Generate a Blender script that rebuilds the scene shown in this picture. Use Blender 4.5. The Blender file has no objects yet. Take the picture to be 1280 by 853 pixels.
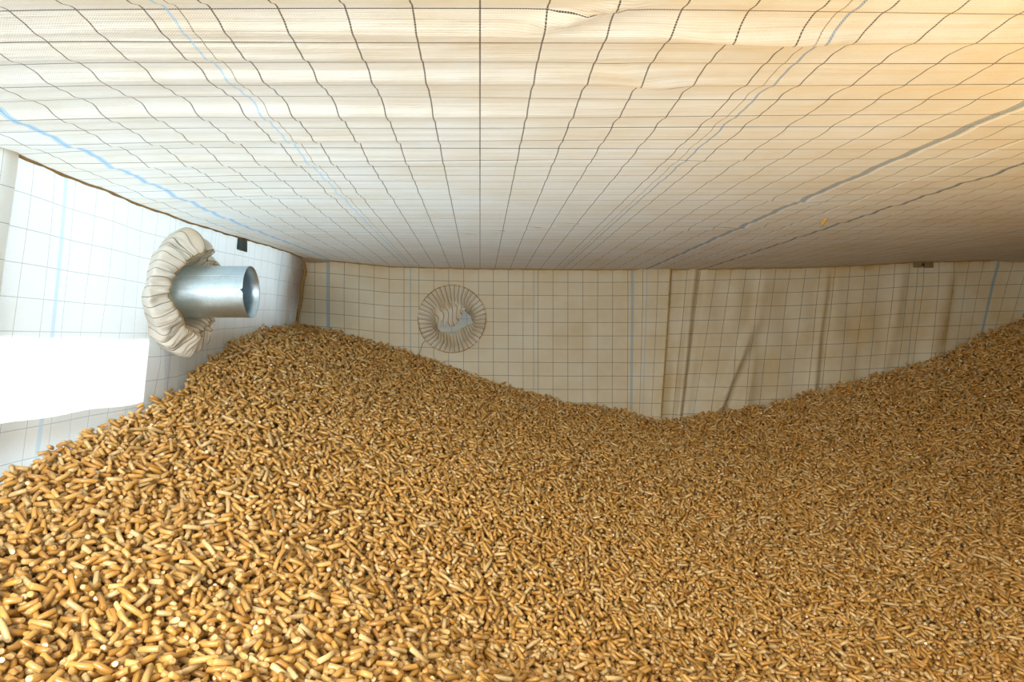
import bpy, math, random
import numpy as np
from mathutils import Vector, noise
rng = np.random.default_rng(7)
random.seed(7)
sc = bpy.context.scene
COL = sc.collection
PI = math.pi
Z0 = 1.0            # eye height above the silo floor
F = 853.0           # focal length in pixels of the 1280 wide frame
BACK = 2.29         # distance of the back wall
VX, VY = 600.0, 425.0

# ------------------------------------------------------------------ helpers
def link(o, parent=None):
    COL.objects.link(o)
    if parent is not None:
        o.parent = parent
    return o

def tag(o, label=None, cat=None, group=None, kind=None):
    if label: o['label'] = label
    if cat: o['category'] = cat
    if group: o['group'] = group
    if kind: o['kind'] = kind
    return o

def mesh_obj(name, verts, faces, mat, parent=None, uvs=None, stain_glow=None, smooth=True):
    me = bpy.data.meshes.new(name)
    me.from_pydata([tuple(v) for v in verts], [], [tuple(f) for f in faces])
    if uvs is not None:
        uvl = me.uv_layers.new(name='UVMap')
        idx = np.empty(len(me.loops), dtype=np.int32)
        me.loops.foreach_get('vertex_index', idx)
        uvl.data.foreach_set('uv', np.asarray(uvs, dtype=np.float32)[idx].ravel())
    if stain_glow is not None:
        a = me.attributes.new('stain_glow', 'FLOAT', 'POINT')
        a.data.foreach_set('value', np.asarray(stain_glow, dtype=np.float32))
    if smooth:
        me.polygons.foreach_set('use_smooth', [True]*len(me.polygons))
    me.materials.append(mat)
    me.update()
    return link(bpy.data.objects.new(name, me), parent)

def grid_faces(nu, nv, off=0, wrap_u=False):
    f = []
    for j in range(nv-1):
        for i in range(nu if wrap_u else nu-1):
            i2 = (i+1) % nu
            f.append((off+j*nu+i, off+j*nu+i2, off+(j+1)*nu+i2, off+(j+1)*nu+i))
    return f

def sheet(name, pos, uv, mat, stain_glow=None, parent=None):
    """pos: list of (nv, nu, 3) arrays, one island each"""
    V, U, S, Fc = [], [], [], []
    off = 0
    for k, p in enumerate(pos):
        nv, nu, _ = p.shape
        V.append(p.reshape(-1, 3)); U.append(uv[k].reshape(-1, 2))
        S.append(stain_glow[k].ravel() if stain_glow is not None else np.zeros(nv*nu))
        Fc += grid_faces(nu, nv, off)
        off += nv*nu
    return mesh_obj(name, np.concatenate(V), Fc, mat, parent, np.concatenate(U), np.concatenate(S))

def tube(path, rad, n=8, closed=False, jitter=0.0):
    P = np.asarray(path, float); m = len(P)
    T = np.roll(P, -1, 0)-np.roll(P, 1, 0) if closed else np.gradient(P, axis=0)
    T /= np.linalg.norm(T, axis=1)[:, None]
    up = np.array([0, 0, 1.0])
    V = []
    for i in range(m):
        a = np.cross(T[i], up)
        if np.linalg.norm(a) < .2: a = np.cross(T[i], [0, 1.0, 0])
        a /= np.linalg.norm(a); b = np.cross(a, T[i])
        r = rad[i] if hasattr(rad, '__len__') else rad
        for k in range(n):
            q = 2*PI*k/n
            rr = r*(1+jitter*random.uniform(-1, 1))
            V.append(P[i]+rr*(math.cos(q)*a+math.sin(q)*b))
    Fc = []
    for i in range(m if closed else m-1):
        i2 = (i+1) % m
        for k in range(n):
            k2 = (k+1) % n
            Fc.append((i*n+k, i*n+k2, i2*n+k2, i2*n+k))
    if not closed:
        Fc.append(tuple(range(n))[::-1]); Fc.append(tuple((m-1)*n+k for k in range(n)))
    return V, Fc

def box(lo, hi):
    x0, y0, z0 = lo; x1, y1, z1 = hi
    v = [(x0,y0,z0),(x1,y0,z0),(x1,y1,z0),(x0,y1,z0),(x0,y0,z1),(x1,y0,z1),(x1,y1,z1),(x0,y1,z1)]
    f = [(0,3,2,1),(4,5,6,7),(0,1,5,4),(1,2,6,5),(2,3,7,6),(3,0,4,7)]
    return v, f

def boxes(name, bl, mat, parent=None, bevel=0):
    V, Fc = [], []
    for lo, hi in bl:
        v, f = box(lo, hi); o = len(V)
        V += v; Fc += [tuple(i+o for i in q) for q in f]
    ob = mesh_obj(name, V, Fc, mat, parent, smooth=False)
    if bevel:
        md = ob.modifiers.new('bevel', 'BEVEL'); md.width = bevel; md.segments = 2
    return ob

def smooth(a, b, x):
    t = np.clip((x-a)/(b-a), 0, 1)
    return t*t*(3-2*t)

# ------------------------------------------------------------------ materials
class NT:
    def __init__(s, name):
        s.m = bpy.data.materials.new(name); s.m.use_nodes = True
        s.t = s.m.node_tree; s.t.nodes.clear()
        s.out = s.t.nodes.new('ShaderNodeOutputMaterial')
    def n(s, typ, **kw):
        nd = s.t.nodes.new(typ)
        for k, v in kw.items(): setattr(nd, k, v)
        return nd
    def l(s, a, b): s.t.links.new(a, b)
    def math(s, op, a, b=None, c=None):
        nd = s.n('ShaderNodeMath', operation=op)
        for i, x in enumerate((a, b, c)):
            if x is None: continue
            if isinstance(x, (int, float)): nd.inputs[i].default_value = x
            else: s.l(x, nd.inputs[i])
        return nd.outputs[0]
    def mix(s, fac, a, b):
        nd = s.n('ShaderNodeMix', data_type='RGBA')
        for x, i in ((fac, 0), (a, 6), (b, 7)):
            if isinstance(x, (int, float)): nd.inputs[i].default_value = x
            elif isinstance(x, tuple): nd.inputs[i].default_value = (*x, 1)
            else: s.l(x, nd.inputs[i])
        return nd.outputs[2]

def fabric(name, base, dust, line=(.10, .07, .045), gu=.05, gv=.045, ou=0., ov=0., stripes=(),
           dustamt=.45, transl=.35, lw=.0011, lines=True, weave=(.0021, .0026), tr_col=None, line_amt=.85, streak=0):
    N = NT(name)
    uv = N.n('ShaderNodeUVMap', uv_map='UVMap')
    sp = N.n('ShaderNodeSeparateXYZ'); N.l(uv.outputs[0], sp.inputs[0])
    u, v = sp.outputs[0], sp.outputs[1]
    no = N.n('ShaderNodeTexNoise'); N.l(uv.outputs[0], no.inputs['Vector'])
    no.inputs['Scale'].default_value = 7; no.inputs['Detail'].default_value = 6; no.inputs['Roughness'].default_value = .62
    st = N.n('ShaderNodeAttribute', attribute_name='stain_glow')
    f1 = N.math('MULTIPLY', N.math('SUBTRACT', no.outputs['Fac'], .38), 2.2)
    f1 = N.math('MAXIMUM', f1, 0.)
    f1 = N.math('MULTIPLY', f1, dustamt)
    f2 = N.math('MULTIPLY', st.outputs['Fac'], N.math('ADD', N.math('MULTIPLY', no.outputs['Fac'], 1.6), .1))
    fac = N.math('MINIMUM', N.math('ADD', f1, f2), 1.0)
    c = N.mix(fac, base, dust)
    f3 = N.math('MINIMUM', N.math('MAXIMUM', N.math('MULTIPLY', N.math('SUBTRACT', f2, .62), 1.6), 0.), .9)
    c = N.mix(f3, c, (.42, .21, .045))
    # woven tape texture
    wu = N.math('SINE', N.math('MULTIPLY', u, 2*PI/weave[0]))
    wv = N.math('SINE', N.math('MULTIPLY', v, 2*PI/weave[1]))
    w = N.math('MULTIPLY', wu, wv)
    ws = N.math('ADD', N.math('MULTIPLY', w, .5), N.math('MULTIPLY', wv, .5))
    wf = N.math('MULTIPLY', N.math('ADD', ws, 1.), .11)
    c = N.mix(wf, c, (.38, .33, .25))
    if lines:
        dash = N.math('ADD', N.math('MULTIPLY', N.math('GREATER_THAN', wv, -.45), .45), .55)
        dash2 = N.math('ADD', N.math('MULTIPLY', N.math('GREATER_THAN', wu, -.45), .45), .55)
        du = N.math('ABSOLUTE', N.math('SUBTRACT', N.math('FRACT', N.math('ADD', N.math('DIVIDE', N.math('SUBTRACT', u, ou), gu), .5)), .5))
        dv = N.math('ABSOLUTE', N.math('SUBTRACT', N.math('FRACT', N.math('ADD', N.math('DIVIDE', N.math('SUBTRACT', v, ov), gv), .5)), .5))
        lu = N.math('MULTIPLY', N.math('LESS_THAN', du, lw/gu*.5), dash)
        lv = N.math('MULTIPLY', N.math('LESS_THAN', dv, lw/gv*.5), dash2)
        lf = N.math('MULTIPLY', N.math('MAXIMUM', lu, lv), line_amt)
        c = N.mix(lf, c, line)
        for pos, wd, col in stripes:
            s_ = N.math('LESS_THAN', N.math('ABSOLUTE', N.math('SUBTRACT', u, pos)), wd*.5)
            s_ = N.math('MULTIPLY', s_, N.math('ADD', N.math('MULTIPLY', N.math('GREATER_THAN', w, -.1), .55), .3))
            c = N.mix(s_, c, col)
    bump = N.n('ShaderNodeBump'); bump.inputs['Strength'].default_value = .35; bump.inputs['Distance'].default_value = .0004
    N.l(ws, bump.inputs['Height'])
    no2 = N.n('ShaderNodeTexNoise'); N.l(uv.outputs[0], no2.inputs['Vector']); no2.inputs['Scale'].default_value = 22; no2.inputs['Detail'].default_value = 3
    b2 = N.n('ShaderNodeBump'); b2.inputs['Strength'].default_value = .5; b2.inputs['Distance'].default_value = .004
    N.l(no2.outputs['Fac'], b2.inputs['Height']); N.l(bump.outputs[0], b2.inputs['Normal'])
    if streak:
        mp = N.n('ShaderNodeMapping'); mp.inputs['Scale'].default_value = (2.2, 38, 1); N.l(uv.outputs[0], mp.inputs[0])
        n3 = N.n('ShaderNodeTexNoise'); N.l(mp.outputs[0], n3.inputs['Vector']); n3.inputs['Scale'].default_value = 1; n3.inputs['Detail'].default_value = 4
        b3 = N.n('ShaderNodeBump'); b3.inputs['Strength'].default_value = 1; b3.inputs['Distance'].default_value = streak
        N.l(n3.outputs['Fac'], b3.inputs['Height']); N.l(b2.outputs[0], b3.inputs['Normal']); b2 = b3
    d = N.n('ShaderNodeBsdfPrincipled'); N.l(c, d.inputs['Base Color'])
    d.inputs['Roughness'].default_value = .48; d.inputs['Specular IOR Level'].default_value = .35
    N.l(b2.outputs[0], d.inputs['Normal'])
    t = N.n('ShaderNodeBsdfTranslucent')
    if tr_col: N.l(N.mix(.6, c, tr_col), t.inputs[0])
    else: N.l(c, t.inputs[0])
    N.l(b2.outputs[0], t.inputs['Normal'])
    m = N.n('ShaderNodeMixShader'); m.inputs[0].default_value = transl
    N.l(d.outputs[0], m.inputs[1]); N.l(t.outputs[0], m.inputs[2]); N.l(m.outputs[0], N.out.inputs[0])
    return N.m

m_colb = None
def plain(name, col, rough=.6, metal=0., noise=None, scale=40, stretch=(1, 1, 1), bumpd=0.):
    N = NT(name)
    d = N.n('ShaderNodeBsdfPrincipled'); d.inputs['Roughness'].default_value = rough; d.inputs['Metallic'].default_value = metal
    tc = N.n('ShaderNodeTexCoord'); mp = N.n('ShaderNodeMapping'); mp.inputs['Scale'].default_value = stretch
    N.l(tc.outputs['Object'], mp.inputs[0])
    no = N.n('ShaderNodeTexNoise'); no.inputs['Scale'].default_value = scale; no.inputs['Detail'].default_value = 5
    N.l(mp.outputs[0], no.inputs['Vector'])
    c2 = noise or tuple(x*.7 for x in col)
    N.l(N.mix(no.outputs['Fac'], col, c2), d.inputs['Base Color'])
    if bumpd:
        b = N.n('ShaderNodeBump'); b.inputs['Distance'].default_value = bumpd; b.inputs['Strength'].default_value = .6
        N.l(no.outputs['Fac'], b.inputs['Height']); N.l(b.outputs[0], d.inputs['Normal'])
    N.l(d.outputs[0], N.out.inputs[0])
    return N.m

BLUE = (.25, .48, .66); DBLUE = (.12, .22, .30); WHITE = (.85, .84, .8); BROWN = (.16, .11, .06)
CREAM = (.80, .755, .65); TAN = (.62, .45, .22)
m_ceil = fabric('ceiling fabric', (.79, .745, .65), (.66, .49, .25), ou=.0, ov=.012, lw=.0014, line=(.05, .035, .02), line_amt=.95, dustamt=.5, transl=.45, streak=.006,
    stripes=((-.50, .010, BLUE), (-.233, .0022, BLUE), (-.224, .0012, BROWN), (.266, .0012, BROWN), (.276, .0025, DBLUE),
             (.556, .009, DBLUE), (.566, .004, WHITE), (.657, .004, WHITE), (.746, .0065, (.05, .11, .13)), (.749, .003, (.05, .11, .13)), (1.20, .004, DBLUE)))
m_left = fabric('left wall fabric', (.83, .82, .77), (.66, .52, .32), ou=.982+.022, ov=.0, dustamt=.10, transl=.5,
    stripes=((.982, .009, BLUE), (2.04, .009, BLUE), (1.33, .002, BROWN), (1.53, .002, BLUE)), tr_col=(.85, .87, .85))
m_back = fabric('back wall fabric', (.86, .79, .60), (.72, .53, .25), ou=-.005, ov=-.002, dustamt=.7, transl=.3, lw=.0016,
    stripes=((-.51, .011, (.25, .40, .50)), (-.233, .0035, (.25, .42, .5)), (.18, .003, (.3, .42, .5)), (.51, .009, (.25, .42, .5)),
             (.558, .003, BLUE), (1.475, .003, (.15, .3, .35)), (1.745, .011, (.2, .36, .45))))
m_daylit = fabric('cloth tinted as daylight', (.46, .56, .60), (.60, .52, .36), dustamt=.4, transl=.2)  # blue tint stands in for daylight coming through the closure's mouth
m_plain = fabric('silo fabric', CREAM, TAN, dustamt=.4)
m_col = fabric('collar fabric', (.88, .86, .80), (.62, .44, .20), gu=.01668, gv=5., ou=0., ov=2., dustamt=.35, transl=.3,
               lw=.0013, line=(.09, .07, .06), line_amt=.9)
m_colb = fabric('closure fabric', (.88, .84, .72), (.66, .46, .20), gu=.01668, gv=5., ou=0., ov=2., dustamt=.6, transl=.2,
               lw=.0024, line=(.12, .09, .06), line_amt=.9)
m_seam = plain('seam binding', (.46, .29, .10), .9, noise=(.26, .14, .04), scale=90, bumpd=.002)
m_cord = plain('drawstring cord', (.5, .38, .2), .8)
m_clip = plain('dark green plastic', (.012, .05, .05), .35)
m_plate = plain('olive wooden plate', (.28, .19, .07), .7, noise=(.12, .07, .03), scale=60)
m_bolt = plain('dark bolt', (.03, .022, .02), .5)
m_tab = plain('orange tab', (.62, .34, .07), .7)
m_wood = plain('shed boards', (.34, .24, .15), .8, noise=(.22, .15, .09), scale=6, stretch=(1, .2, 6))
def galv():
    N = NT('galvanised steel')
    d = N.n('ShaderNodeBsdfPrincipled'); d.inputs['Metallic'].default_value = 1.
    tc = N.n('ShaderNodeTexCoord'); mp = N.n('ShaderNodeMapping'); mp.inputs['Scale'].default_value = (.25, 1, 1)
    N.l(tc.outputs['Object'], mp.inputs[0])
    vo = N.n('ShaderNodeTexVoronoi'); vo.inputs['Scale'].default_value = 260; N.l(tc.outputs['Object'], vo.inputs['Vector'])
    no = N.n('ShaderNodeTexNoise'); no.inputs['Scale'].default_value = 120; no.inputs['Detail'].default_value = 6; N.l(mp.outputs[0], no.inputs['Vector'])
    bw = N.n('ShaderNodeRGBToBW'); N.l(vo.outputs['Color'], bw.inputs[0])
    f = N.math('ADD', N.math('MULTIPLY', bw.outputs[0], .45), N.math('MULTIPLY', no.outputs['Fac'], .6))
    N.l(N.mix(f, (.50, .66, .76), (.76, .86, .92)), d.inputs['Base Color'])
    N.l(N.math('ADD', N.math('MULTIPLY', f, .18), .33), d.inputs['Roughness'])
    N.l(d.outputs[0], N.out.inputs[0]); return N.m
m_galv = galv()

def pelletmat():
    N = NT('pressed wood pellet')
    a = N.n('ShaderNodeAttribute', attribute_name='tint')
    tc = N.n('ShaderNodeTexCoord')
    no = N.n('ShaderNodeTexNoise'); no.inputs['Scale'].default_value = 420; no.inputs['Detail'].default_value = 3
    N.l(tc.outputs['Object'], no.inputs['Vector'])
    c = N.mix(N.math('MULTIPLY', no.outputs['Fac'], .55), a.outputs['Color'], (.26, .13, .035))
    d = N.n('ShaderNodeBsdfPrincipled'); N.l(c, d.inputs['Base Color'])
    d.inputs['Roughness'].default_value = .31; d.inputs['Specular IOR Level'].default_value = .6
    b = N.n('ShaderNodeBump'); b.inputs['Distance'].default_value = .0006; b.inputs['Strength'].default_value = .5
    N.l(no.outputs['Fac'], b.inputs['Height']); N.l(b.outputs[0], d.inputs['Normal'])
    N.l(d.outputs[0], N.out.inputs[0]); return N.m
m_pel = pelletmat()

# ------------------------------------------------------------------ shape functions
def ceil_h(X, Y):
    """height of the roof fabric above the lens"""
    bx = [-.7, -.616, -.46, -.30, -.05, .30, .65, 1.07, 1.29, 1.44, 1.70, 1.9]
    bz = [.276, .274, .262, .246, .239, .236, .236, .242, .251, .260, .266, .27]
    back = np.interp(X, bx, bz)
    front = .2415 - .006*smooth(-.3, -.6, X)
    return front + smooth(1.15, BACK, Y)*(back-front)

def ripple(X, Y):
    amp = (.95 + .15*smooth(.3, -.5, X))*(1-.6*smooth(.6, 1.6, Y))
    edge = smooth(-.62, -.5, X)*smooth(BACK, BACK-.12, Y)*smooth(1.88, 1.75, X)
    r = .0030*np.sin(2*PI*Y/.095+1.1*np.sin(1.7*X+.4)+.8*np.sin(Y*9))
    r += .0017*np.sin(2*PI*Y/.047+1.9*np.sin(2.3*X+2.)+1.5*np.sin(Y*5+X))
    r += .0022*np.sin(2*PI*Y/.17+2*np.sin(1.1*X+1.))*np.cos(3*X+Y)
    r += .0008*np.sin(2*PI*Y/.023+3*np.sin(3.1*X+Y*4))
    r *= (1+.5*np.sin(4.1*X+3*Y))*amp*.5
    # sharper pulls in the cloth close to the hatch
    for (x0, y0, x1, y1, a, w) in ((.03, .535, .12, .487, .007, .008), (.14, .53, .30, .545, .006, .010), (.10, .60, .20, .66, .004, .012),
                                   (.45, 1.16, .62, 1.19, .004, .007), (.35, 1.5, .7, 1.42, .004, .009), (-.1, 1.6, .25, 1.38, .004, .008),
                                   (.25, .92, .40, .90, .003, .008)):
        dx, dy = x1-x0, y1-y0; L = math.hypot(dx, dy)
        s = ((X-x0)*dx+(Y-y0)*dy)/L/L; d = ((X-x0)*-dy+(Y-y0)*dx)/L
        r -= a*np.exp(-(d/w)**2)*np.exp(-((s-.5)/.42)**4)
    return r*edge

def left_x(Y, H):
    x = -.616 + np.where(H > 0, .10*H, .11*H)
    x = x - .004*np.sin(Y*9+H*6)*smooth(.25, .1, H) - .0025*np.sin(Y*31+H*11)
    x += .010*np.exp(-((Y-1.30+.25*H)/.022)**2)*smooth(.02, -.05, H) + .006*np.exp(-((Y-1.38)/.02)**2)*smooth(.0, -.06, H)
    return x*1.0

# back wall: column X0 leans sideways towards its foot
LX = [-.7, -.3, .5, .6, .70, .80, 1.0, 1.25, 1.6, 1.8, 1.95]
LS = [.0, .0, .0, -.05, -.10, -.16, -.12, -.09, -.13, -.27, -.3]
def back_pt(X0, H, right):
    top = np.interp(X0, [-.7, -.616, -.46, -.30, -.05, .30, .65, 1.07, 1.29, 1.44, 1.70, 1.9],
                    [.276, .274, .262, .246, .239, .236, .236, .242, .251, .260, .266, .27])
    drop = top-H
    x = X0+np.interp(X0, LX, LS)*drop
    y = np.full_like(x, BACK)
    y += .004*np.sin(X0*7+H*5)*smooth(0, .1, drop) + .0025*np.sin(X0*19+H*3)*smooth(0, .1, drop)
    if right:
        def ridge(c, w, a, tilt=0., lo=0., hi=.12):
            return -a*np.exp(-((X0-c-tilt*drop)/w)**2)*smooth(lo, hi, drop)
        y += ridge(.716, .018, .022, 0, -.05, .02)+ridge(.745, .010, -.012, 0, -.05, .02)
        y += ridge(.96, .02, .010, -.03, -.02, .06)+ridge(.865, .03, .006, 0, -.02, .06)
        y += ridge(.985, .015, .022, -.25, .16, .30)+ridge(1.02, .02, -.012, -.25, .16, .3)
        y += ridge(1.165, .014, .012, -.01, 0., .06)+ridge(1.19, .014, -.008, -.01, 0., .06)
        y += .003*np.sin(X0*60+2*np.sin(H*9))*smooth(1.7, 1.4, X0)*smooth(-.02, .1, drop)
        y += ridge(1.42, .02, .008, -.05, 0., .06)+ridge(1.58, .03, .010, -.1, 0., .06)
    else:
        y -= .013*smooth(.45, .63, X0)
    return x, y

# ------------------------------------------------------------------ pile surface
CP = []
def cp_px(px, py, Z):
    CP.append(((px-VX)*Z/F, Z, (VY-py)*Z/F))
for px, py in ((0, 616), (100, 561), (200, 507), (250, 466), (300, 422), (330, 409)):
    cp_px(px, py, min(525/(600-px), 2.2))
for px, py in ((372, 409), (400, 414), (450, 426), (500, 438), (550, 456), (600, 475), (650, 491), (700, 503), (750, 512), (800, 522),
               (830, 528), (860, 521), (900, 515), (950, 507), (1000, 497), (1050, 482), (1100, 468), (1150, 455), (1200, 431), (1250, 409), (1280, 400)):
    cp_px(px, py, BACK)
for px, py, Z in ((50, 830, .62), (400, 830, .70), (640, 840, .94), (900, 840, 1.12), (1250, 830, 1.14), (1270, 600, 1.76), (1000, 600, 1.80),
                  (830, 570, 1.95), (600, 600, 1.42), (300, 550, 1.22), (200, 650, .93), (420, 470, 1.9)):
    cp_px(px, py, Z)
CP += [(1.88, BACK, .075), (1.88, 1.9, -.08), (1.88, 1.3, -.34), (1.88, .6, -.52), (1.88, 0, -.52), (1.2, .3, -.56), (.5, .1, -.44), (0, .1, -.30),
       (-.3, .1, -.25), (-.62, .5, -.21), (-.62, .1, -.22), (.3, .5, -.38)]
CP = np.array(CP)
def rbf_fit(P, vals):
    d = np.linalg.norm(P[:, None]-P[None], axis=2)
    n = len(P)
    A = np.zeros((n+3, n+3)); A[:n, :n] = d + np.eye(n)*.002*-1
    A[:n, n] = 1; A[:n, n+1:] = P; A[n, :n] = 1; A[n+1:, :n] = P.T
    return np.linalg.solve(A, np.concatenate([vals, np.zeros(3)]))
W = rbf_fit(CP[:, :2], CP[:, 2])
def pile_raw(X, Y):
    X = np.asarray(X, float); Y = np.asarray(Y, float)
    q = np.stack([X.ravel(), Y.ravel()], 1)
    out = np.empty(len(q))
    for s in range(0, len(q), 20000):
        c = q[s:s+20000]
        d = np.linalg.norm(c[:, None]-CP[None, :, :2], axis=2)
        out[s:s+20000] = d@W[:-3]+W[-3]+c@W[-2:]
    return out.reshape(X.shape)
# smooth lookup table so the linear RBF kinks vanish
GX = np.arange(-.75, 2.0, .02); GY = np.arange(-.2, 2.42, .02)
gx, gy = np.meshgrid(GX, GY)
G = pile_raw(gx, gy)
for _ in range(4):
    P_ = np.pad(G, 1, mode='edge')
    G = (P_[1:-1, 1:-1]*2+P_[:-2, 1:-1]+P_[2:, 1:-1]+P_[1:-1, :-2]+P_[1:-1, 2:])/6
G += .003*np.sin(gx*17+2*np.sin(gy*7))*np.cos(gy*13+gx*4)
def pile_h(X, Y):
    fx = np.clip((np.asarray(X)-GX[0])/.02, 0, len(GX)-1.001); fy = np.clip((np.asarray(Y)-GY[0])/.02, 0, len(GY)-1.001)
    i = fx.astype(int); j = fy.astype(int); a = fx-i; b = fy-j
    return (G[j, i]*(1-a)*(1-b)+G[j, i+1]*a*(1-b)+G[j+1, i]*(1-a)*b+G[j+1, i+1]*a*b)

# ------------------------------------------------------------------ the setting
# roof fabric
ys = np.arange(-.12, BACK+.0001, .005); ys[-1] = BACK
xs = np.concatenate([np.arange(-.64, 1.88, .015), [1.88]])
X, Y = np.meshgrid(xs, ys)
Xc = np.where(X < -.55, X, X)
H = ceil_h(X, Y)+ripple(X, Y)
stain_glow = .35*smooth(-.50, -.60, X)*smooth(1.4, 2.2, Y) + .55*smooth(BACK-.06, BACK, Y)+.45*np.exp(-((X+.6)/.04)**2)*smooth(1.5, 2.2, Y)
stain_glow += .5*smooth(-.2, 1.3, X)*.6 + .25*np.exp(-(((X-.25)/.35)**2+((Y-.5)/.2)**2))  # gold towards the right and front: bounced warm light put into the colour
pos = np.stack([X, Y, H+Z0], 2)
ceiling = sheet('ceiling', [pos], [np.stack([X, Y], 2)], m_ceil, [stain_glow])
tag(ceiling, kind='structure', label='rippled off-white woven fabric roof of the silo with brown grid threads')

# left wall, and the overlapping panel nearest to the camera
def left_sheet(y0, y1, off, hlo=-1.0):
    yy = np.linspace(y0, y1, max(4, int((y1-y0)/.012)))
    t = np.concatenate([np.linspace(0, .5, 50), np.linspace(.51, 1, 8)])
    Yg, T = np.meshgrid(yy, t)
    top = ceil_h(np.full_like(Yg, -.59), Yg)+.001
    Hh = top*(1-T)+hlo*T
    Xg = left_x(Yg, Hh)+off
    s = .9*smooth(.012, .0, top-Hh)*.5 + 1.15*smooth(2.05, 2.16, Yg) + .35*np.exp(-((Hh+.135)/.02)**2)*smooth(1.6, 1.2, Yg)  # last term: tan band under the sun patch, sill bounce painted into the cloth
    v = (top-Hh)
    return np.stack([Xg, Yg, Hh+Z0], 2), np.stack([Yg, v], 2), s
a = left_sheet(.84, BACK, 0.)
b = left_sheet(-.12, .862, .008)
for q in (b,):
    lean = (b[0][..., 2]-Z0-.24)*-.02     # its free edge leans towards the lens further down
    b[0][..., 1] += lean
b[2][:] += .6*np.exp(-((b[1][..., 0]-.86)/.02)**2-((b[1][..., 1])/.03)**2)
b[1][..., 0] += .017
wl = sheet('wall_left', [a[0], b[0]], [a[1], b[1]], m_left, [a[2], b[2]])
tag(wl, kind='structure', label='white woven fabric wall on the left, glowing with daylight from outside')

# back wall: left panel in front, right panel tucked behind it
def back_sheet(x0, x1, right, off):
    xx = np.linspace(x0, x1, int((x1-x0)/.006))
    t = np.concatenate([np.linspace(0, .45, 40), np.linspace(.47, 1, 6)])
    Xg, T = np.meshgrid(xx, t)
    top = np.interp(Xg, [-.7, -.616, -.46, -.30, -.05, .30, .65, 1.07, 1.29, 1.44, 1.70, 1.9],
                    [.276, .274, .262, .246, .239, .236, .236, .242, .251, .260, .266, .27])
    Hh = (top+.004)*(1-T)-1.0*T
    x, y = back_pt(Xg, Hh, right)
    v = top-Hh
    s = .55*smooth(.02, 0, v)+.22*smooth(0., .6, Xg)+.12*smooth(.6, 1.2, Xg)
    if not right:
        s += .8*smooth(.632, .636, Xg)+.5*smooth(-.565, -.61, Xg)+.35*np.exp(-((Xg+.57)/.012)**2)*smooth(.02, .1, v)
    else:
        s += .3*smooth(.70, .64, Xg)+.5*np.exp(-((Xg-1.60+.05*v)/.012)**2)*smooth(.0, .1, v)+.3*np.exp(-((Xg-1.30)/.02)**2)
    return np.stack([x, y+off, Hh+Z0], 2), np.stack([Xg, v], 2), s
a = back_sheet(-.62, .637, False, 0.); b = back_sheet(.60, 1.88, True, .004)
b[1][..., 1] += .006
wb = sheet('wall_back', [a[0], b[0]], [a[1], b[1]], m_back, [a[2], b[2]])
tag(wb, kind='structure', label='cream woven fabric back wall with hanging folds and a lapped seam')

def quad_sheet(name, pts, uvs, mat, n=24):
    p = np.array(pts, float); q = np.array(uvs, float)
    s, t = np.meshgrid(np.linspace(0, 1, n), np.linspace(0, 1, n))
    f = lambda A: (A[0]*((1-s)*(1-t))[..., None]+A[1]*(s*(1-t))[..., None]+A[2]*(s*t)[..., None]+A[3]*((1-s)*t)[..., None])
    o = sheet(name, [f(p)], [f(q)], mat); tag(o, kind='structure'); return o
quad_sheet('wall_right', [(1.88, -.12, 0), (1.88, BACK, 0), (1.88, BACK, 1.268), (1.88, -.12, 1.2415)], [(0, 0), (2.4, 0), (2.4, 1.26), (0, 1.24)], m_plain)
quad_sheet('floor', [(-.74, -.12, 0), (1.88, -.12, 0), (1.88, BACK, 0), (-.74, BACK, 0)], [(0, 0), (2.5, 0), (2.5, 2.4), (0, 2.4)], m_plain)
# wall behind the camera with the open hatch
def hatch_wall():
    x0, x1, z0, z1 = -.62, 1.88, 0, 1.2415
    a0, a1, b0, b1 = -.57, .42, .74, 1.21
    V, U, Fc = [], [], []
    for (p, q, r, s) in ((x0, a0, z0, z1), (a1, x1, z0, z1), (a0, a1, z0, b0), (a0, a1, b1, z1)):
        o = len(V)
        V += [(p, -.12, r), (q, -.12, r), (q, -.12, s), (p, -.12, s)]; U += [(p, r), (q, r), (q, s), (p, s)]
        Fc.append((o, o+1, o+2, o+3))
    return tag(mesh_obj('wall_front', V, Fc, m_plain, uvs=U, smooth=False), kind='structure')
hatch_wall()

# unseen shell added to block light; its eave and left boards cut the sun patch
blocker = [('ceiling_blocker', [((-1.22, -.2, 2.40), (2.05, 2.5, 2.43))]), ('ceiling_sun_mask', [((-1.22, -.2, 1.30), (-.64, 2.5, 1.33))]),
        ('wall_blocker_back', [((-.75, 2.42, 0), (2.05, 2.45, 2.4))]),
        ('wall_blocker_right', [((2.0, -.2, 0), (2.03, 2.42, 2.4))]),
        ('wall_blocker_front', [((-1.2, -.2, 1.33), (2.05, -.17, 2.4))]), ('wall_sun_mask_left', [((-.75, -.2, 0), (-.73, .865, 1.085)), ((-.75, .865, .835), (-.73, 1.268, .937)), ((-.75, 1.268, 0), (-.73, 2.42, 1.066)), ((-.75, 2.07, 1.085), (-.73, 2.42, 1.30)), ((-1.22, -.2, 1.33), (-1.20, 2.42, 2.4))])]
for nm, bl in blocker:
    tag(boxes(nm, bl, m_wood), kind='structure')

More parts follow.
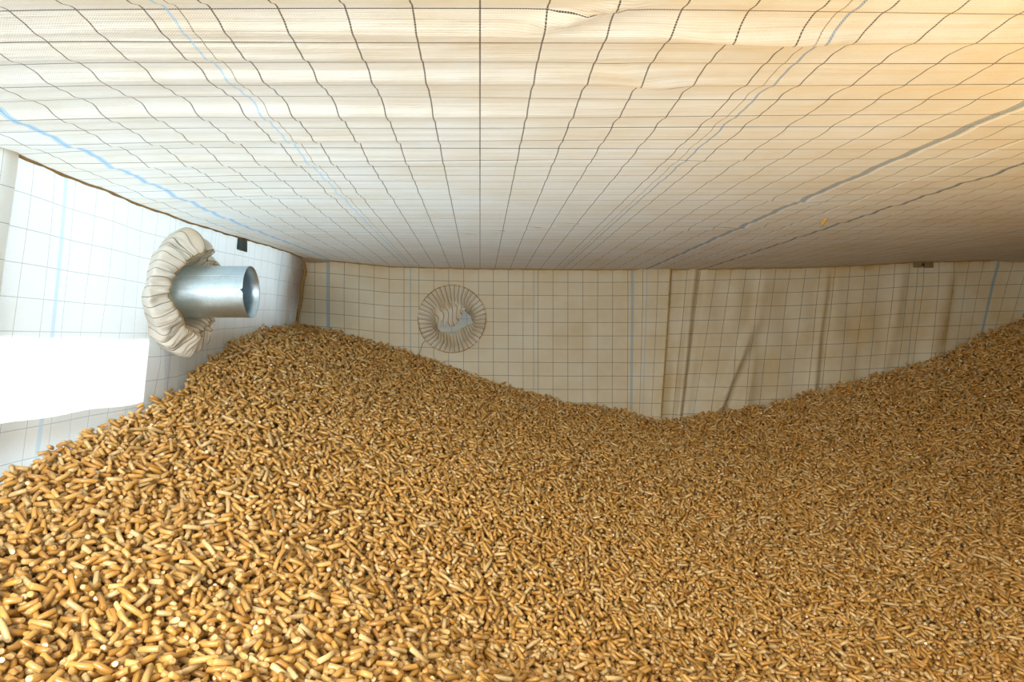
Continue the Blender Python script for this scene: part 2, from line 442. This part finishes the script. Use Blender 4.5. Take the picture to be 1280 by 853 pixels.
# seam bindings
def seam(name, path, r, mat=m_seam, j=.25):
    v, f = tube(path, r, 8, False, j)
    return tag(mesh_obj(name, v, f, mat), kind='structure')
yy = np.linspace(-.1, BACK-.01, 260)
hh = ceil_h(np.full_like(yy, -.59), yy)
seam('trim_1', [(left_x(y, h)+.003, y, h+Z0-.001+.0007*math.sin(y*90)) for y, h in zip(yy, hh)], .0022)
xx = np.linspace(-.61, 1.87, 300)
seam('trim_2', [(x, BACK-.004, ceil_h(x, BACK)+Z0-.001+.0006*math.sin(x*110)) for x in xx], .0022)
hz = np.linspace(.268, -.05, 60)
seam('trim_3', [(float(left_x(np.array(BACK), np.array(h)))+.004-.016*float(smooth(.225, .268, h))+.0015*math.sin(h*60), BACK-.009, h+Z0) for h in hz],
     [.0058+.004*float(smooth(.22, .26, h)) for h in hz], j=.3)
xs_ = np.linspace(.24, -.30, 60)
seam('trim_4', [(float(back_pt(np.array(.636), np.array(h), False)[0])+.001, float(back_pt(np.array(.636), np.array(h), False)[1])-.001, h+Z0) for h in xs_], .0022)

# corner tucks, where the roof cloth is gathered into the wall corners
def tuck(name, xa, xb, ymid, drop, mat):
    n, m = 24, 6
    V, U, S = [], [], []
    for j in range(m):
        t = j/(m-1)
        for i in range(n):
            s = i/(n-1); x = xa+(xb-xa)*s
            bul = math.sin(PI*s)
            h = float(ceil_h(np.array(x), np.array(BACK)))
            V.append((x, BACK-.012-.05*(1-t)*bul, h+Z0-.002+.001-drop*bul*t+.006*(1-t)*bul))
            U.append((s*.2, t*.03)); S.append(.5+.3*t)
    return tag(mesh_obj(name, V, grid_faces(n, m), mat, uvs=U, stain_glow=S), kind='structure')
tuck('trim_5', -.65, -.49, 0, .012, m_plain)
tuck('trim_6', 1.70, 1.90, 0, .008, m_plain)

# ------------------------------------------------------------------ pipe through the left wall
PY, PH = 1.333, .0935
PX0, PX1, PR = -.80, -.447, .0503
pipe = bpy.data.objects.new('steel_pipe', None); link(pipe); pipe.location = (-.60, PY, PH+Z0)
tag(pipe, 'round galvanised steel filling pipe sticking out of the left fabric wall', 'pipe')
def pipe_shell():
    n = 72
    V = []
    prof = [(PX0, PR), (PX0+.1, PR)] + [(x, PR) for x in np.linspace(-.66, PX1-.003, 10)] + [(PX1, PR+.0004), (PX1+.0008, PR), (PX1, PR-.0012), (PX1-.02, PR-.0012), (PX0, PR-.0012)]
    for x, r in prof:
        for k in range(n):
            q = 2*PI*k/n
            # rolled lock seam along the side
            rr = r
            xx = x
            # small notch in the mouth facing the camera
            if x > PX1-.002 and abs(q-PI) < .07: xx = x-.004
            V.append((xx+.60, rr*math.cos(q), rr*math.sin(q)))
    return V, grid_faces(n, len(prof), 0, True)
v, f = pipe_shell()
mesh_obj('pipe_body', v, f, m_galv, pipe)
# lock seams: two thin raised strips running along the pipe
def strip(q0, wid, h, x0, x1):
    V = []
    for x in np.linspace(x0, x1, 8):
        for k in range(7):
            t = k/6; q = q0+wid*(t-.5)
            r = PR+h*math.sin(PI*t)**.6-.0001
            V.append((x+.60, r*math.cos(q), r*math.sin(q)))
    return V, grid_faces(7, 8)
v, f = strip(PI-.05, .09, .0005, -.66, PX1-.004); mesh_obj('lock_seam', v, f, m_galv, pipe)
v, f = strip(PI-.62, .06, .0004, -.66, PX1-.004); mesh_obj('lock_seam', v, f, m_galv, pipe)

# ------------------------------------------------------------------ fabric collars
def wallx(y, h): return float(left_x(np.array(y), np.array(h)))
def left_collar():
    root = bpy.data.objects.new('fabric_collar', None); link(root)
    cx = -.60; root.location = (cx, PY, PH+Z0)
    tag(root, 'crumpled cream fabric collar gathered around the steel pipe on the left wall', 'collar')
    n = 260
    prof = [(.098, -.014), (.108, .004), (.1165, .016), (.119, .024), (.1165, .031), (.108, .037), (.099, .043), (.090, .050), (.081, .054), (.075, .050), (.070, .036), (.064, .020), (.058, .006), (.054, -.008), (.0515, -.03)]
    V, U, S = [], [], []
    for j, (r, x) in enumerate(prof):
        t = j/(len(prof)-1)
        for i in range(n):
            q = 2*PI*i/n     # 0 = far side (+Y), pi/2 = up, pi = towards the lens
            pl = math.sin(26*q+1.5*math.sin(3*q))*.0010*(.3+t)
            k = math.sin(PI*min(1, t*1.15))
            up = math.exp(-((q-PI*.58)/.20)**2); dn = math.exp(-((q-PI*1.36)/.30)**2)
            cleft = math.exp(-((q-PI*.47)/.06)**2)+.6*math.exp(-((q-PI*.36)/.05)**2)
            fold = math.exp(-((q-PI*(1.02+.5*t))/.10)**2)
            ht = .60+.62*abs(math.sin(q))**1.5*(1 if q < PI else .75)
            ca, sa = math.cos(q), math.sin(q)
            r1 = noise.noise(Vector((ca*3.1, sa*3.1, t*2.2+4))); r2 = 1-abs(noise.noise(Vector((ca*6.5, sa*6.5, t*3.1+9))))*2
            r3 = 1-abs(noise.noise(Vector((ca*15, sa*15, t*5))))*2
            rr = r+pl+.006*math.sin(2*q+.4)*(1-t)+(.007*up+.010*dn)*(1-t)-.008*cleft*(1-t)+r1*.014*(1-.4*t)+.004*r3*k+.005*(r2-.5)*k
            rr += .010*math.sin(PI*t)*math.exp(-((q-PI*1.05)/.45)**2)-.0*fold
            xo = x*ht+.010*up*k+r1*.014*k+.009*(r2-.5)*k+.005*r3*k-.016*cleft*k-.007*fold*k
            V.append((xo, rr*ca, rr*sa))
            U.append((q*.1115+.010*t*math.sin(q*2+1), t*.14))
            S.append(.0+.5*math.exp(-((t-.72)/.2)**2)+.5*up*math.exp(-((t-.3)/.2)**2)*math.exp(-((q-PI*.6)/.1)**2)+.25*dn*t+(.3 if j < 1 else 0))
    v = np.array(V)
    o = mesh_obj('sleeve', v, grid_faces(n, len(prof), 0, True), m_col, root, U, S)
    sub = o.modifiers.new('sub', 'SUBSURF'); sub.levels = 1; sub.render_levels = 1
    # stitched hem along the crumpled inner lip
    path = [V[8*n+i] for i in range(0, n, 2)]
    path = [(p[0]+.0006, p[1]*.992, p[2]*.992) for p in path]
    tv, tf = tube(path, .0009, 6, True, .3)
    mesh_obj('hem', tv, tf, m_seam, root)
    # loose flaps of cloth behind the pipe, above and below
    for (q0, q1, r1, xo) in ((.16, .42, .100, .046), (1.60, 1.80, .090, .050)):
        V, U, S = [], [], []
        nn, mm = 26, 10
        for j in range(mm):
            t = j/(mm-1)
            for i in range(nn):
                s = i/(nn-1); q = PI*(q0+(q1-q0)*s)
                rr = .050+(r1-.050)*t*(.72+.28*math.sin(PI*s))+.003*math.sin(s*14)*t
                V.append((.004+xo*math.sin(PI*(.15+.6*t))+.004*math.sin(s*17+2*t)*t, rr*math.cos(q), rr*math.sin(q)))
                U.append((q*.11, t*.05)); S.append(.25+.5*t)
        ob = mesh_obj('flap', V, grid_faces(nn, mm), m_col, root, U, S)
    return root
left_collar()

def back_collar():
    cxp, cyp = (565-VX)*BACK/F, (VY-399)*BACK/F
    root = bpy.data.objects.new('fabric_collar', None); link(root)
    root.location = (cxp, BACK-.004, cyp+Z0)
    tag(root, 'round pleated cream fabric closure sewn onto the back wall, tied shut', 'collar')
    R = .1128
    n, m = 420, 24
    V, U, S = [], [], []
    for j in range(m):
        t = j/(m-1)          # 0 rim .. 1 middle
        for i in range(n):
            q = 2*PI*i/n
            pl = (abs(math.sin(21*q+.25*math.sin(5*q)))-.5)
            d = .006*math.sin(PI*min(1, t*1.6))*1.0+pl*.008*math.sin(PI*min(.98, t*1.05+.12))+.002*math.sin(5*q+9*t)
            # middle sinks back behind a lip
            sink = .030*smooth(.42, .80, t)
            lipx = .010*t; lipz = -.014*t
            rr = R*(1-t)*(1+.010*math.sin(7*q)*(1-t)+.035*math.sin(3*q+1)*t)+.0005
            # flatter lip from lower-left to right, so the mouth is a slanting slit
            a_ = .30
            ex, ez = rr*math.cos(q), rr*math.sin(q)
            f_ = float(smooth(.30, .62, t))
            if f_ > 0:
                u_ = ex*math.cos(a_)+ez*math.sin(a_); w_ = -ex*math.sin(a_)+ez*math.cos(a_)
                w_ *= (1-.35*f_); u_ *= (1+.30*f_)
                ex, ez = u_*math.cos(a_)-w_*math.sin(a_), u_*math.sin(a_)+w_*math.cos(a_)
            V.append((ex+lipx, -.003-d*1.3+float(sink)*.5-.014*math.exp(-((t-.45)/.16)**2), ez+lipz))
            U.append((q*.1115, t*R)); S.append(.12+.35*(1 if j < 1 else 0)+.45*max(0, pl)*math.exp(-((t-.3)/.3)**2)+.25*math.exp(-((t-.5)/.12)**2))
    mesh_obj('pleated_sleeve', V, grid_faces(n, m, 0, True), m_colb, root, U, S)
    path = [(R*math.cos(q)*1.002, -.003, R*math.sin(q)*1.002) for q in np.linspace(0, 2*PI, 90, endpoint=False)]
    tv, tf = tube(path, .0016, 6, True, .2); mesh_obj('hem', tv, tf, m_seam, root)
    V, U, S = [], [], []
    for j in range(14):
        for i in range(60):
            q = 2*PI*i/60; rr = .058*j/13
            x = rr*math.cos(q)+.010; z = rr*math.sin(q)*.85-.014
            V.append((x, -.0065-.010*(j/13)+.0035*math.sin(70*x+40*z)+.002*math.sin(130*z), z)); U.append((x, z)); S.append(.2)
    mesh_obj('daylit_mouth', V, grid_faces(60, 14, 0, True), m_daylit, root, U, S)  # added disc, daylight in the mouth painted as bluish cloth
    # the slack upper half of the sleeve hangs over the mouth
    V, U, S = [], [], []
    for j in range(16):
        t = j/15
        for i in range(44):
            s_ = i/43; x = -.054+.104*s_
            ztop = .060*math.sqrt(max(.05, 1-((x-.0)/.062)**2)); zbot = -.030+.052*s_**1.2-.012*math.sin(PI*s_)+.006*math.sin(9*s_)
            z = ztop+(zbot-ztop)*t
            y = -.020-.006*math.sin(PI*t)+.004*math.sin(42*s_+3*t)*(.4+.6*t)+.007*t
            V.append((x+.006*t*math.sin(5*s_)+.012*(t-.5), y, z)); U.append((x+.004*math.sin(8*t+3*s_), t*.1)); S.append(.1+.35*t*t)
    mesh_obj('slack_flap', V, grid_faces(44, 16), m_colb, root, U, S)
    p = [(-.088, -.006, -.072), (-.098, -.006, -.082), (-.104, -.007, -.100), (-.110, -.006, -.118)]
    P = [np.array(p[0])]
    path = []
    for i in range(len(p)-1):
        for s in np.linspace(0, 1, 6, endpoint=False): path.append(np.array(p[i])*(1-s)+np.array(p[i+1])*s)
    tv, tf = tube(path, .0013, 6); mesh_obj('drawstring', tv, tf, m_cord, root)
    return root
back_collar()

# ------------------------------------------------------------------ small hardware under the roof edge
def plate(name, label, loc, rotz, mat, w, h):
    r = bpy.data.objects.new(name, None); link(r); r.location = loc; r.rotation_euler = (0, 0, rotz)
    tag(r, label, 'bracket')
    V, Fc = [], []
    # C-shaped plate: two cheeks and a bridge leave a slot in the middle
    ob = boxes('plate', [((-w/2, -.005, -h/2), (-w*.10, .0, h/2)), ((w*.02, -.006, -h/2-.001), (w/2, .0, h/2)), ((-w*.10, -.003, -h/2+.002), (w*.02, .0, h/2))], mat, r, .0008)
    v, f = tube([(-w*.04, -.003, -h*.05), (-w*.04, -.0075, -h*.05)], .0042, 10)
    mesh_obj('bolt', v, f, m_bolt, r, smooth=False)
    return r
yb = 1.69
plate('roof_bracket', 'dark green bracket under the roof edge above the steel pipe', (wallx(yb, .232)+.004, yb, .236+Z0), -PI/2, m_clip, .060, .030)
plate('roof_bracket', 'small olive brown bracket under the roof edge at the right of the back wall', (1.472, BACK-.022, .2500+Z0), 0, m_plate, .064, .019)
tx, ty = .68, 1.346
th = float(ceil_h(np.array(tx), np.array(ty))+ripple(np.array([tx]), np.array([ty]))[0])
V, U = [], []
for j in range(6):
    for i in range(4):
        V.append((tx-.002*j+.0022*i*(1-.06*j), ty+.001*math.sin(j+i), th+Z0+.001-.0032*j*(1)-.0005*i)); U.append((i, j))
tb = mesh_obj('fabric_tab', V, grid_faces(4, 6), m_tab)
sol = tb.modifiers.new('thick', 'SOLIDIFY'); sol.thickness = .0012
tag(tb, 'tiny orange fabric tab hanging from the roof cloth beside a dark blue stripe', 'tab')

# ------------------------------------------------------------------ wood pellets: drop them one by one onto a periodic height map
PRAD = .00315
L = .72; CS = .0015; NC = int(round(L/CS))
hm = np.zeros((NC, NC)); idm = -np.ones((NC, NC), dtype=np.int32)
NP = int(3.4*L*L/8.5e-5)
lens = np.clip(rng.gamma(7., .0021, NP), .005, .030)
OFF = np.array([-.0022, 0, .0022]); CO = PRAD-np.sqrt(PRAD**2-OFF**2)
px_ = np.empty((NP, 3)); ax_ = np.empty((NP, 3))
R1 = rng.random((NP, 3, 3))
for i in range(NP):
    ln = lens[i]; best = None
    k = max(5, int(ln/.0018)); s = np.linspace(-ln/2, ln/2, k)
    for c in range(3):
        x, y, a = R1[i, c, 0]*L, R1[i, c, 1]*L, R1[i, c, 2]*PI
        ca, sa = math.cos(a), math.sin(a)
        ix = ((x+s[:, None]*ca-OFF[None]*sa)/CS).astype(int) % NC
        iy = ((y+s[:, None]*sa+OFF[None]*ca)/CS).astype(int) % NC
        hs = (hm[iy, ix]-CO[None]).max(1)
        hf = k//2
        i1 = int(hs[:hf].argmax()); i2 = hf+int(hs[hf:].argmax())
        sl = (hs[i2]-hs[i1])/max(s[i2]-s[i1], .002)
        sl = max(-.65, min(.65, sl))
        z = (hs-sl*s).max()
        if best is None or z < best[0]: best = (z, sl, x, y, ca, sa, ix, iy)
    z, sl, x, y, ca, sa, ix, iy = best
    z += PRAD*.86
    top = (z+sl*s)[:, None]+(PRAD-CO)[None]
    hm[iy, ix] = np.maximum(hm[iy, ix], top); idm[iy, ix] = i
    px_[i] = (x, y, z); n_ = math.sqrt(1+sl*sl); ax_[i] = (ca/n_, sa/n_, sl/n_)
# fill the tiny holes the stamps leave, then keep what can be seen from above
cnt = np.bincount(idm[idm >= 0], minlength=NP)
hmean = hm.mean()
keep = (cnt > 2) | (px_[:, 2] > hmean-.006)
Pp, Pa, Pl = px_[keep], ax_[keep], lens[keep]
print('pellets per tile', NP, 'kept', len(Pp), 'surface', hmean, hm.std())
Pz = Pp[:, 2]-hmean-.002

T_P, T_A, T_L, T_Z = [], [], [], []
for ti in range(-1, 4):
    for tj in range(-1, 5):
        xw = Pp[:, 0]+ti*L-.05; yw = Pp[:, 1]+tj*L-.15
        ok = (xw > -.70) & (xw < 1.90) & (yw > -.10) & (yw < BACK+.02)
        T_P.append(np.stack([xw[ok], yw[ok]], 1)); T_A.append(Pa[ok]); T_L.append(Pl[ok]); T_Z.append(Pz[ok])
XY = np.concatenate(T_P); A = np.concatenate(T_A); LN = np.concatenate(T_L); ZZ = np.concatenate(T_Z)
hgt = pile_h(XY[:, 0], XY[:, 1])
e = .02
gxs = (pile_h(XY[:, 0]+e, XY[:, 1])-pile_h(XY[:, 0]-e, XY[:, 1]))/(2*e)
gys = (pile_h(XY[:, 0], XY[:, 1]+e)-pile_h(XY[:, 0], XY[:, 1]-e))/(2*e)
# follow the slope
A = A.copy(); A[:, 2] += gxs*A[:, 0]+gys*A[:, 1]; A /= np.linalg.norm(A, axis=1)[:, None]
# stay inside the cloth
lx = left_x(XY[:, 1], hgt)
bx_, by_ = back_pt(XY[:, 0].copy(), hgt, False); byr = back_pt(XY[:, 0].copy(), hgt, True)[1]
by_ = np.where(XY[:, 0] < .60, by_, byr)
hx = np.abs(A[:, 0])*LN/2; hy = np.abs(A[:, 1])*LN/2
ok = (XY[:, 0]-hx-PRAD > lx+.000) & (XY[:, 0]+hx < 1.875) & (XY[:, 1]+hy+PRAD < by_-.001)
XY, A, LN, ZZ, hgt = XY[ok], A[ok], LN[ok], ZZ[ok], hgt[ok]
C = np.stack([XY[:, 0], XY[:, 1], hgt+ZZ+Z0], 1)
# a few loose pellets rolled against the cloth
n = len(C); print('pellets', n)
tint_base = np.array([(.70, .39, .10), (.64, .33, .07), (.74, .45, .14), (.56, .27, .05), (.79, .55, .24), (.66, .35, .07), (.69, .38, .10)])
def tints(k):
    t = tint_base[rng.integers(0, len(tint_base), k)]
    return np.clip(t*rng.uniform(.74, 1.14, (k, 1)), 0, 1)

# which 300 show largest
dist = C[:, 1].copy()
sx = VX+F*C[:, 0]/np.maximum(dist, .05); sy = VY-F*(C[:, 2]-Z0)/np.maximum(dist, .05)
inv = (dist > .2) & (sx > 6) & (sx < 1274) & (sy < 845) & (sy > 0)
# visible from above in its cell
view = C-np.array([0, 0, Z0]); vd = np.linalg.norm(view, axis=1)
crs = np.linalg.norm(np.cross(A, view/vd[:, None]), axis=1)
score = np.where(inv & (ZZ > -.001), (LN*crs+PRAD)*PRAD*2/vd**2, 0)
near = np.argsort(-score)[:300]
isnear = np.zeros(n, bool); isnear[near] = True

def pellet_rings(ln, r, nseg, rough):
    """profile of a broken-off pressed cylinder: (along, radius)"""
    return [(-ln/2-.0001, r*.72), (-ln/2+.0004, r*.97), (-ln/2+.0012, r), (ln/2-.0012, r), (ln/2-.0004, r*.97), (ln/2+.0001, r*.72)]

def build_bulk(Cs, As, Ls, nseg):
    k = len(Cs)
    up = np.tile(np.array([0, 0, 1.]), (k, 1)); up[np.abs(As[:, 2]) > .9] = (1, 0, 0)
    Bx = np.cross(As, up); Bx /= np.linalg.norm(Bx, axis=1)[:, None]; By = np.cross(Bx, As)
    ph = rng.uniform(0, 2*PI, k); rad = PRAD*rng.uniform(.93, 1.05, k)
    bend = rng.normal(0, .0007, k)*(Ls/.018)**2
    rings = []
    prof = [(-1, -.0001, .72), (-1, .0005, 1.), (1, -.0005, 1.), (1, .0001, .72)] if nseg <= 6 else [(-1, -.0001, .70), (-1, .0004, .97), (0, 0, 1.), (1, -.0004, .97), (1, .0001, .70)]
    q = 2*PI*np.arange(nseg)/nseg
    tiltv = rng.normal(0, .0006, (k, 4))
    for (sgn, d, rr) in prof:
        ang = ph[:, None]+q[None]
        cu, su = np.cos(ang), np.sin(ang)
        along = sgn*Ls[:, None]/2+d
        if sgn: along = along+(tiltv[:, :1]*cu+tiltv[:, 1:2]*su if sgn < 0 else tiltv[:, 2:3]*cu+tiltv[:, 3:4]*su)
        bb = bend[:, None]*(along/(Ls[:, None]/2))**2
        R_ = rad[:, None]*rr
        P = Cs[:, None]+As[:, None]*along[..., None]+Bx[:, None]*(R_*cu+bb)[..., None]+By[:, None]*(R_*su)[..., None]
        rings.append(P)
    V = np.stack(rings, 1)                  # k, nr, nseg, 3
    nr = len(prof); pv = nr*nseg
    quad = []
    for r_ in range(nr-1):
        for i in range(nseg):
            i2 = (i+1) % nseg
            quad.append((r_*nseg+i, r_*nseg+i2, (r_+1)*nseg+i2, (r_+1)*nseg+i))
    cap = list(range(nseg))[::-1]+[(nr-1)*nseg+i for i in range(nseg)]
    loops1 = np.array([x for t in quad for x in t]+cap)
    sizes1 = np.array([4]*len(quad)+[nseg, nseg])
    return V.reshape(-1, 3), loops1, sizes1, pv, k

def bulk_mesh(name, sets, base):
    VV, LL, SS, TT = [], [], [], []
    off = 0
    for Cs, As, Ls, nseg in sets:
        V, l1, s1, pv, k = build_bulk(Cs, As, Ls, nseg)
        LL.append((l1[None]+off+np.arange(k)[:, None]*pv).ravel()); SS.append(np.tile(s1, k))
        t = np.ones((k, 4)); t[:, :3] = tints(k); t = np.repeat(t, pv, 0).reshape(k, pv, 4); t[:, :nseg, :3] = t[:, :nseg, :3]*.8+.2*np.array([.92, .78, .52]); t[:, -nseg:, :3] = t[:, :nseg, :3]; TT.append(t.reshape(-1, 4))
        VV.append(V); off += len(V)
    bv, bf = base
    LL.append(np.array([i+off for f in bf for i in f])); SS.append(np.array([len(f) for f in bf])); VV.append(bv)
    t = np.ones((len(bv), 4)); t[:, :3] = (.15, .08, .028); TT.append(t)  # body under the pellets coloured dark to stand for shade in the gaps
    V = np.concatenate(VV); Lp = np.concatenate(LL).astype(np.int32); S = np.concatenate(SS).astype(np.int32); T = np.concatenate(TT)
    me = bpy.data.meshes.new(name)
    me.vertices.add(len(V)); me.vertices.foreach_set('co', V.astype(np.float32).ravel())
    me.loops.add(len(Lp)); me.loops.foreach_set('vertex_index', Lp)
    me.polygons.add(len(S)); st = np.concatenate([[0], np.cumsum(S)[:-1]]).astype(np.int32)
    me.polygons.foreach_set('loop_start', st); me.polygons.foreach_set('use_smooth', (S == 4))
    me.update(calc_edges=True)
    ca = me.color_attributes.new('tint', 'FLOAT_COLOR', 'POINT'); ca.data.foreach_set('color', T.astype(np.float32).ravel())
    me.materials.append(m_pel)
    return link(bpy.data.objects.new(name, me))

# solid body of the heap under the top layer
bxs = np.linspace(-.64, 1.87, 110); bys = np.linspace(-.1, BACK-.012, 100)
BX, BY = np.meshgrid(bxs, bys)
BH = pile_h(BX, BY)
lxx = left_x(BY, BH)+.003
BX2 = np.where(BX < -.5, lxx+(BX+.64)/(.14)*(-.5-lxx), BX)
BH = pile_h(BX2, BY)
topv = np.stack([BX2, BY, BH-.0080+Z0], 2).reshape(-1, 3)
botv = topv.copy(); botv[:, 2] = .004
nu, nv = BX.shape[1], BX.shape[0]; K = nu*nv
bf = grid_faces(nu, nv)+[f[::-1] for f in grid_faces(nu, nv, K)]
ring = list(range(nu))+[j*nu+nu-1 for j in range(1, nv)]+[(nv-1)*nu+i for i in range(nu-2, -1, -1)]+[j*nu for j in range(nv-2, 0, -1)]
for a_, b_ in zip(ring, ring[1:]+ring[:1]): bf.append((a_, a_+K, b_+K, b_))
far = ~isnear
close = far & (vd < 1.15)
rest = far & ~close
pile = bulk_mesh('wood_pellet_pile', [(C[close], A[close], LN[close], 10), (C[rest], A[rest], LN[rest], 6)], (np.concatenate([topv, botv]), bf))
tag(pile, 'large heap of golden brown wood pellets filling the fabric silo', 'wood pellets', kind='stuff')

# the pellets nearest the lens, one object each, from a couple of dozen broken lengths
protos = []
order = np.linspace(.010, .028, 10)
for pi, ln in enumerate(order):
    for var in range(4):
        V, l1, s1, pv, k = build_bulk(np.zeros((1, 3)), np.array([[1., 0, 0]]), np.array([ln]), 12)
        faces, c0 = [], 0
        for s_ in s1: faces.append(tuple(int(x) for x in l1[c0:c0+s_])); c0 += s_
        me = bpy.data.meshes.new('wood_pellet'); me.from_pydata([tuple(v) for v in V], [], faces)
        ca = me.color_attributes.new('tint', 'FLOAT_COLOR', 'POINT')
        t = np.ones((len(V), 4)); t[:, :3] = tints(1)[0]; ca.data.foreach_set('color', t.astype(np.float32).ravel())
        me.polygons.foreach_set('use_smooth', [len(f) == 4 for f in faces])
        me.materials.append(m_pel); me.update(); protos.append((ln, me))
first = None
for i in near:
    k = int(np.argmin(np.abs(order-LN[i])))*4+random.randrange(4)
    if first is None:
        o = bpy.data.objects.new('wood_pellet', protos[k][1]); first = o
        tag(o, 'short round golden wood pellet lying loose on top of the heap nearest the camera', 'wood pellet', 'loose wood pellets in the foreground')
    else:
        o = first.copy(); o.data = protos[k][1]
    COL.objects.link(o)
    o.location = C[i]
    o.rotation_mode = 'QUATERNION'
    o.rotation_quaternion = Vector(A[i]).to_track_quat('X', 'Z')

# ------------------------------------------------------------------ light
w = bpy.data.worlds.new('sky'); sc.world = w; w.use_nodes = True
nt = w.node_tree; bg = nt.nodes['Background']
bg.inputs[0].default_value = (.68, .86, 1.0, 1); bg.inputs[1].default_value = 2.8
sun = bpy.data.lights.new('sun', 'SUN'); sun.energy = 6; sun.angle = math.radians(1.2); sun.color = (1, .95, .88)
so = bpy.data.objects.new('sun', sun); link(so)
so.rotation_euler = Vector((1, 0, -.5)).to_track_quat('-Z', 'Y').to_euler()

def area(name, loc, target, size, sizey, power, col):
    l = bpy.data.lights.new(name, 'AREA'); l.shape = 'RECTANGLE'; l.size = size; l.size_y = sizey; l.energy = power; l.color = col
    o = link(bpy.data.objects.new(name, l)); o.location = loc
    o.rotation_euler = (Vector(target)-Vector(loc)).to_track_quat('-Z', 'Y').to_euler()
area('warm_ceiling_fill', (.75, .25, 1.80), (.60, .45, 1.2), .7, .5, 10.5, (1, .68, .26))  # unseen warm lamp added above the cloth to brighten and tint the ceiling
area('cool_ceiling_fill', (-.55, 1.0, 2.0), (-.45, 1.0, 1.2), .6, 1.1, 14, (.55, .78, 1))  # unseen lamp added to turn the ceiling's left side bluish white
area('hatch_daylight', (-.42, -.40, 1.16), (.20, 1.9, 1.0), .5, .40, 18, (1, .97, .91))

# ------------------------------------------------------------------ camera
cam = bpy.data.cameras.new('camera'); co = bpy.data.objects.new('camera', cam); link(co)
co.location = (0, 0, Z0); co.rotation_euler = (PI/2, 0, 0)
cam.sensor_width = 36; cam.lens = F/1280*36; cam.shift_x = (640-VX)/1280; cam.shift_y = (VY-426.5)/1280
cam.clip_start = .01
sc.camera = co
sc.view_settings.view_transform = 'Standard'; sc.view_settings.look = 'None'; sc.view_settings.gamma = 1
sc.view_settings.use_curve_mapping = False
sc.view_settings.exposure = 0.68
